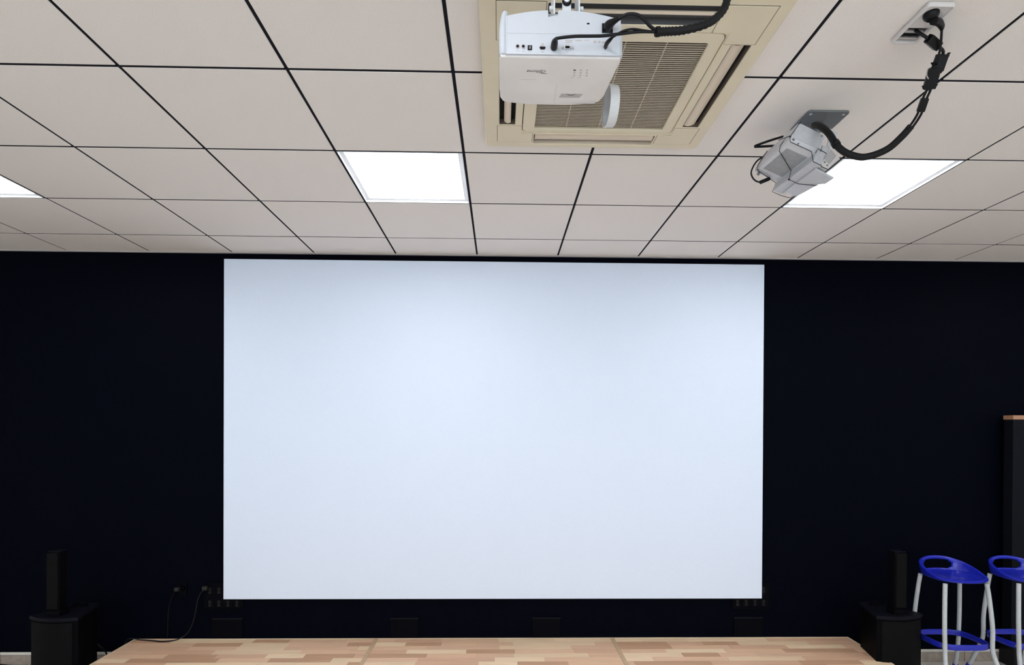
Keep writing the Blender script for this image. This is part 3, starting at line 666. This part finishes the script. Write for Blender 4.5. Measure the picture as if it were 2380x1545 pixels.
# ================================================================== COLUMN LOUDSPEAKERS
def speaker(sgn, X, label):
    """X: centre of the sub; sgn +1 stands right of the stage"""
    t = thing('column_speaker', label, 'speaker', (X, -0.10, 0))
    def out(inset, ysh=0.0):
        pts = []; hw = 0.176 - inset; hb = 0.072 - inset
        for k in range(13):      # curved front
            a = -1 + 2 * k / 12; pts.append((a * hw, -0.0 + inset - 0.045 * (1 - a * a)))
        pts += [(hb + 0.010, 0.27 - inset), (hb - 0.01, 0.29 - inset), (-hb + 0.01, 0.29 - inset), (-hb - 0.010, 0.27 - inset)]
        ang = math.radians(7 * -sgn) * -1
        cs, sn = math.cos(ang), math.sin(ang)
        return [(X + x * cs + y * sn * -1, -0.065 + x * sn + y * cs) for x, y in pts]
    def zt(p): return 0.496 + 0.006 * max(0, (p[1] + 0.10)) / 0.30
    MB().prism(out(0.006), 0.012, 0, ztop=lambda p: zt(p) - 0.022).build('subwoofer_cabinet', M['spk'], t)
    b = MB(); ol = out(0.0); n = len(ol)
    lo = [b.bm.verts.new((p[0], p[1], zt(p) - 0.022)) for p in ol]; hi = [b.bm.verts.new((p[0], p[1], zt(p))) for p in ol]
    ffs = [b.bm.faces.new(lo[::-1]), b.bm.faces.new(hi)] + [b.bm.faces.new((lo[k], lo[(k + 1) % n], hi[(k + 1) % n], hi[k])) for k in range(n)]
    bmesh.ops.bevel(b.bm, geom=list(ffs[1].edges), offset=0.006, segments=2, profile=0.5, affect='EDGES')
    b.build('top_rim', M['spkrim'], t)
    MB().prism(out(0.02), 0.0, 0.012).build('base_foot', M['black'], t)
    # front grille panel, curved like the cabinet
    fo = out(0.002)[1:12]; fi = [(x, y + 0.006) for x, y in fo][::-1]
    MB().prism(fo + fi, 0.03, 0.462).build('front_grille', M['mesh'], t)
    # handle recess on the rear of the top
    cx = X - sgn * 0.02
    MB().box(cx - 0.05, cx + 0.05, 0.120, 0.165, 0.490, 0.515, bevel=0.01).build('carry_handle', M['spk'], t)
    # column
    colx = X + sgn * 0.0
    a2 = Matrix.Translation((colx, -0.025, 0)) @ Matrix.Rotation(math.radians(6 * sgn), 4, 'Z')
    MB().prism(rrect(-0.048, 0.048, -0.050, 0.040, 0.014, 4), 0.490, 0.535, mtx=a2).build('column_socket', M['spk'], t)
    MB().prism(rrect(-0.041, 0.041, -0.040, 0.030, 0.010, 4), 0.500, 0.922, bevel=0.003, segs=1, mtx=a2).build('column', M['spk'], t)
    MB().prism(rrect(-0.038, 0.038, -0.050, -0.038, 0.005, 3), 0.545, 0.914, bevel=0.002, segs=1, mtx=a2).build('column_grille', M['mesh'], t)
    MB().prism(rrect(-0.039, 0.039, -0.038, 0.028, 0.010, 4), 0.922, 0.927, mtx=a2).build('column_cap', M['spkrim'], t)
    return t
speaker(-1, -2.768, 'black column loudspeaker on a subwoofer left of the stage')
speaker(1, 2.906, 'black column loudspeaker on a subwoofer beside the blue stools')

# ================================================================== BLUE BAR STOOLS
def stool(X, Y, label):
    t = thing('bar_stool', label, 'stool', (X, Y, 0), 'blue bar stools by the black wall')
    # seat: dished shell with a raised back and a grip hole
    bm = bmesh.new(); NA, NR = 64, 18; rings = []
    cen = None
    for r in range(1, NR + 1):
        rr = r / NR; ring = []
        for a in range(NA):
            th = 2 * math.pi * a / NA; s_, c_ = math.sin(th), math.cos(th)
            # superellipse plan
            k = (abs(c_) ** 2.5 + abs(s_) ** 2.5) ** (-1 / 2.5)
            rise = 0.006 + 0.112 * ((1 + s_) / 2) ** 1.35
            if r <= 9:
                f = r / 9 * 0.93; g_ = 0.10 * (r / 9) ** 4
            else:
                e = (r - 9) / (NR - 9); f = 0.93 + 0.07 * math.sin(e * math.pi / 2); g_ = 0.10 + 0.90 * e ** 1.15
            z = 0.746 - 0.014 * (1 - min(1.0, f) ** 2) + rise * g_
            x = 0.183 * f * k * c_; y = 0.172 * f * k * s_
            ring.append(bm.verts.new((x, y, z)))
        rings.append(ring)
    cen = bm.verts.new((0, 0, 0.732))
    for a in range(NA): bm.faces.new((cen, rings[0][a], rings[0][(a + 1) % NA]))
    for r in range(NR - 1):
        for a in range(NA):
            am = (a + 0.5) / NA * 360
            half = {11: 27, 12: 32, 13: 34, 14: 34, 15: 27}.get(r + 1, 0)
            if abs(am - 90) < half: continue
            bm.faces.new((rings[r][a], rings[r + 1][a], rings[r + 1][(a + 1) % NA], rings[r][(a + 1) % NA]))
    bmesh.ops.recalc_face_normals(bm, faces=bm.faces)
    me = bpy.data.meshes.new('seat'); bm.to_mesh(me); bm.free()
    me.polygons.foreach_set('use_smooth', [True] * len(me.polygons))
    o = link('seat', me, M['blue'], t)
    md = o.modifiers.new('shell', 'SOLIDIFY'); md.thickness = 0.020; md.offset = -1 if True else 1
    md = o.modifiers.new('soft', 'SUBSURF'); md.levels = 1; md.render_levels = 1
    for sx in (-1, 1):
        for sy in (-1, 1):
            top = 0.744 if sy > 0 else 0.734
            pts = [(sx * 0.140, sy * 0.112, top), (sx * 0.148, sy * 0.120, 0.66), (sx * 0.158, sy * 0.132, 0.52), (sx * 0.162, sy * 0.138, 0.42), (sx * 0.160, sy * 0.140, 0.31), (sx * 0.166, sy * 0.150, 0.25), (sx * 0.186, sy * 0.188, 0.13), (sx * 0.206, sy * 0.228, 0.02)]
            b = MB().tube([(X + p[0], Y + p[1], p[2]) for p in pts], 0.0135, segs=14, sub=4)
            lg = b.build('leg', M['leg'], t)
            MB().tube([(X + sx * 0.1975, Y + sy * 0.211, 0.066), (X + sx * 0.206, Y + sy * 0.228, 0.020), (X + sx * 0.2085, Y + sy * 0.233, 0.0)], 0.0165, segs=14, sub=1).build('foot_cap', M['blue'], lg)
    # flat foot ring, rounded square outside the legs
    ol = []
    for k in range(72):
        th = 2 * math.pi * k / 72; c_, s_ = math.cos(th), math.sin(th)
        kk = (abs(c_) ** 3.6 + abs(s_) ** 3.6) ** (-1 / 3.6)
        ol.append((0.174 * kk * c_, 0.156 * kk * s_))
    inn = [(x * 0.955, y * 0.945) for x, y in ol][::-1]
    plate('foot_ring', [[(X + x, Y + y) for x, y in ol], [(X + x, Y + y) for x, y in inn]], 0.300, 0.338, M['blue'], t, 0.002)
    for sx in (-1, 1):
        for sy in (-1, 1):
            MB().lathe([(0, 0.004), (0.004, 0.004), (0.007, 0.001), (0.007, 0.0)], (X + sx * 0.163, Y + sy * 0.122, 0.32), (-sx * 0.3, -sy, 0), 10).build('ring_screw', M['metal'], t)
    return t
stool(3.285, -0.045, 'blue bar stool with grey legs next to the black loudspeaker')
stool(3.784, -0.045, 'blue bar stool with grey legs cut by the right picture edge')

# ================================================================== DARK PANEL AT THE RIGHT
pp = thing('partition_panel', 'tall dark grey panel with brown wooden top edge behind the stools', 'panel', (4.30, 0.30, 0))
MB().box(3.980, 4.62, 0.262, 0.340, 0.06, 1.838, bevel=0.002).build('board', M['pgrey'], pp)
MB().box(3.977, 4.623, 0.258, 0.344, 1.838, 1.869, bevel=0.002).build('top_edge', M['wtop'], pp)
for x in (3.975, 4.585):
    MB().box(x, x + 0.05, 0.235, 0.362, 0.0, 0.165, bevel=0.006).build('foot', M['black'], pp)

# ================================================================== WALL SOCKETS AND PLATES
def outlet_block(x0, x1, label, mirror):
    t = thing('outlet_block', label, 'outlet', ((x0 + x1) / 2, WY, 0.41), 'black outlet blocks at the screen corners')
    plate('back_plate', [rrect(x0, x1, 0.405, 0.596, 0.006, 3)], 0, 0.010, M['plate'], t, 0.001, mtx=frame_mtx((0, WY, 0), (1, 0, 0), (0, 0, 1), (0, -1, 0)))
    for r in range(2):
        for c in range(4):
            wq = (x1 - x0 - 0.02) / 4; xa = x0 + 0.01 + wq * c; za = 0.414 + 0.095 * r
            m_ = MB().box(xa + 0.002, xa + wq - 0.002, WY - 0.0125, WY - 0.0095, za, za + 0.068, bevel=0.001).build('socket', M['plate'], t)
            for dz in (0.022, 0.046):
                MB().lathe([(0, 0.0008), (0.011, 0.0008), (0.012, 0.0)], (xa + wq / 2, WY - 0.0125, za + dz), (0, -1, 0), 12).build('socket_well', M['black'], m_)
    MB().box(x0, x1, WY - 0.016, WY - 0.0095, 0.400, 0.408, bevel=0.001).build('lower_lip', M['plate'], t)
    MB().box(x0, x1, WY - 0.016, WY - 0.0095, 0.592, 0.600, bevel=0.001).build('upper_lip', M['plate'], t)
outlet_block(-2.008, -1.723, 'black outlet block at the lower left corner of the screen', 0)
outlet_block(1.930, 2.214, 'black outlet block at the lower right corner of the screen', 1)
for x0, x1, lab in ((-1.947, -1.726, 'black cover plate below the left outlet block'), (-0.634, -0.429, 'black cover plate under the screen, left of its middle'),
                    (0.424, 0.634, 'black cover plate under the screen, right of its middle'), (1.948, 2.162, 'black cover plate below the right outlet block')):
    t = thing('cover_plate', lab, 'cover plate', ((x0 + x1) / 2, WY, 0.20), 'black cover plates on the wall under the screen')
    MB().box(x0, x1, WY - 0.012, WY, 0.196, 0.330, bevel=0.001).build('box_body', M['plate'], t)
    MB().box(x0 - 0.003, x1 + 0.003, WY - 0.016, WY - 0.001, 0.3302, 0.340, bevel=0.0015).build('top_ledge', M['spkrim'], t)
ws = thing('wall_socket', 'small black wall socket left of the screen', 'outlet', (-2.165, WY, 0.51))
MB().box(-2.200, -2.138, WY - 0.010, WY, 0.503, 0.604, bevel=0.002).build('plate', M['plate'], ws)
MB().lathe([(0.013, 0.0), (0.020, 0.0), (0.022, 0.003), (0.022, 0.0)], (-2.165, WY - 0.010, 0.562), (0, -1, 0), 20).build('socket_ring', M['black'], ws)
pl = thing('plug', 'dark grey plug in the small socket left of the screen', 'plug', (-2.19, WY - 0.03, 0.55))
MB().box(-2.212, -2.178, WY - 0.045, WY - 0.0102, 0.546, 0.574, bevel=0.006).build('plug_body', M['plug'], pl)
MB().tube([(-2.208, WY - 0.036, 0.548), (-2.220, WY - 0.03, 0.520), (-2.240, WY - 0.022, 0.490), (-2.262, WY - 0.02, 0.40), (-2.27, WY - 0.02, 0.20)], 0.0025, segs=6).build('cord', M['rubber'], pl)
# cord from the outlet block down to the stage
pc = thing('power_cord', 'thin grey cord from the left outlet block down to the stage', 'cord', (-1.985, WY - 0.02, 0.5))
MB().box(-2.010, -1.972, WY - 0.044, WY - 0.0165, 0.553, 0.582, bevel=0.006).build('plug_body', M['plug'], pc)
MB().tube([(-1.992, WY - 0.040, 0.560), (-2.018, WY - 0.042, 0.530), (-2.040, WY - 0.040, 0.480), (-2.055, WY - 0.036, 0.40), (-2.075, WY - 0.034, 0.32), (-2.110, WY - 0.036, 0.245), (-2.160, WY - 0.045, 0.205), (-2.210, WY - 0.060, 0.1925), (-2.28, WY - 0.075, 0.1915), (-2.36, WY - 0.055, 0.1915), (-2.45, WY - 0.040, 0.1925), (-2.535, WY - 0.05, 0.200), (-2.575, WY - 0.05, 0.12), (-2.60, WY - 0.06, 0.006)], [0.003, 0.003, 0.003, 0.003, 0.003, 0.003, 0.0035, 0.0045, 0.005, 0.0045, 0.004, 0.003, 0.003, 0.003], segs=8).build('cord', M['cord'], pc)
# floor cable left of the left loudspeaker
fc = MB().tube([(-4.3, -0.3, 0.006), (-3.9, 0.10, 0.006), (-3.62, 0.285, 0.012), (-3.48, 0.318, 0.022), (-3.36, 0.330, 0.006), (-3.20, 0.31, 0.006), (-3.00, 0.26, 0.006), (-2.86, 0.235, 0.006)], 0.006, segs=8).build('floor_cable', M['rubber'])
tag(fc, 'black cable on the floor left of the left loudspeaker', 'cable')
fc = MB().tube([(-2.70, 0.245, 0.20), (-2.66, 0.28, 0.12), (-2.68, 0.30, 0.05), (-2.70, 0.31, 0.006), (-2.62, 0.33, 0.006)], 0.005, segs=8).build('speaker_cable', M['rubber'])
tag(fc, 'black cable between the left loudspeaker and the stage', 'cable')
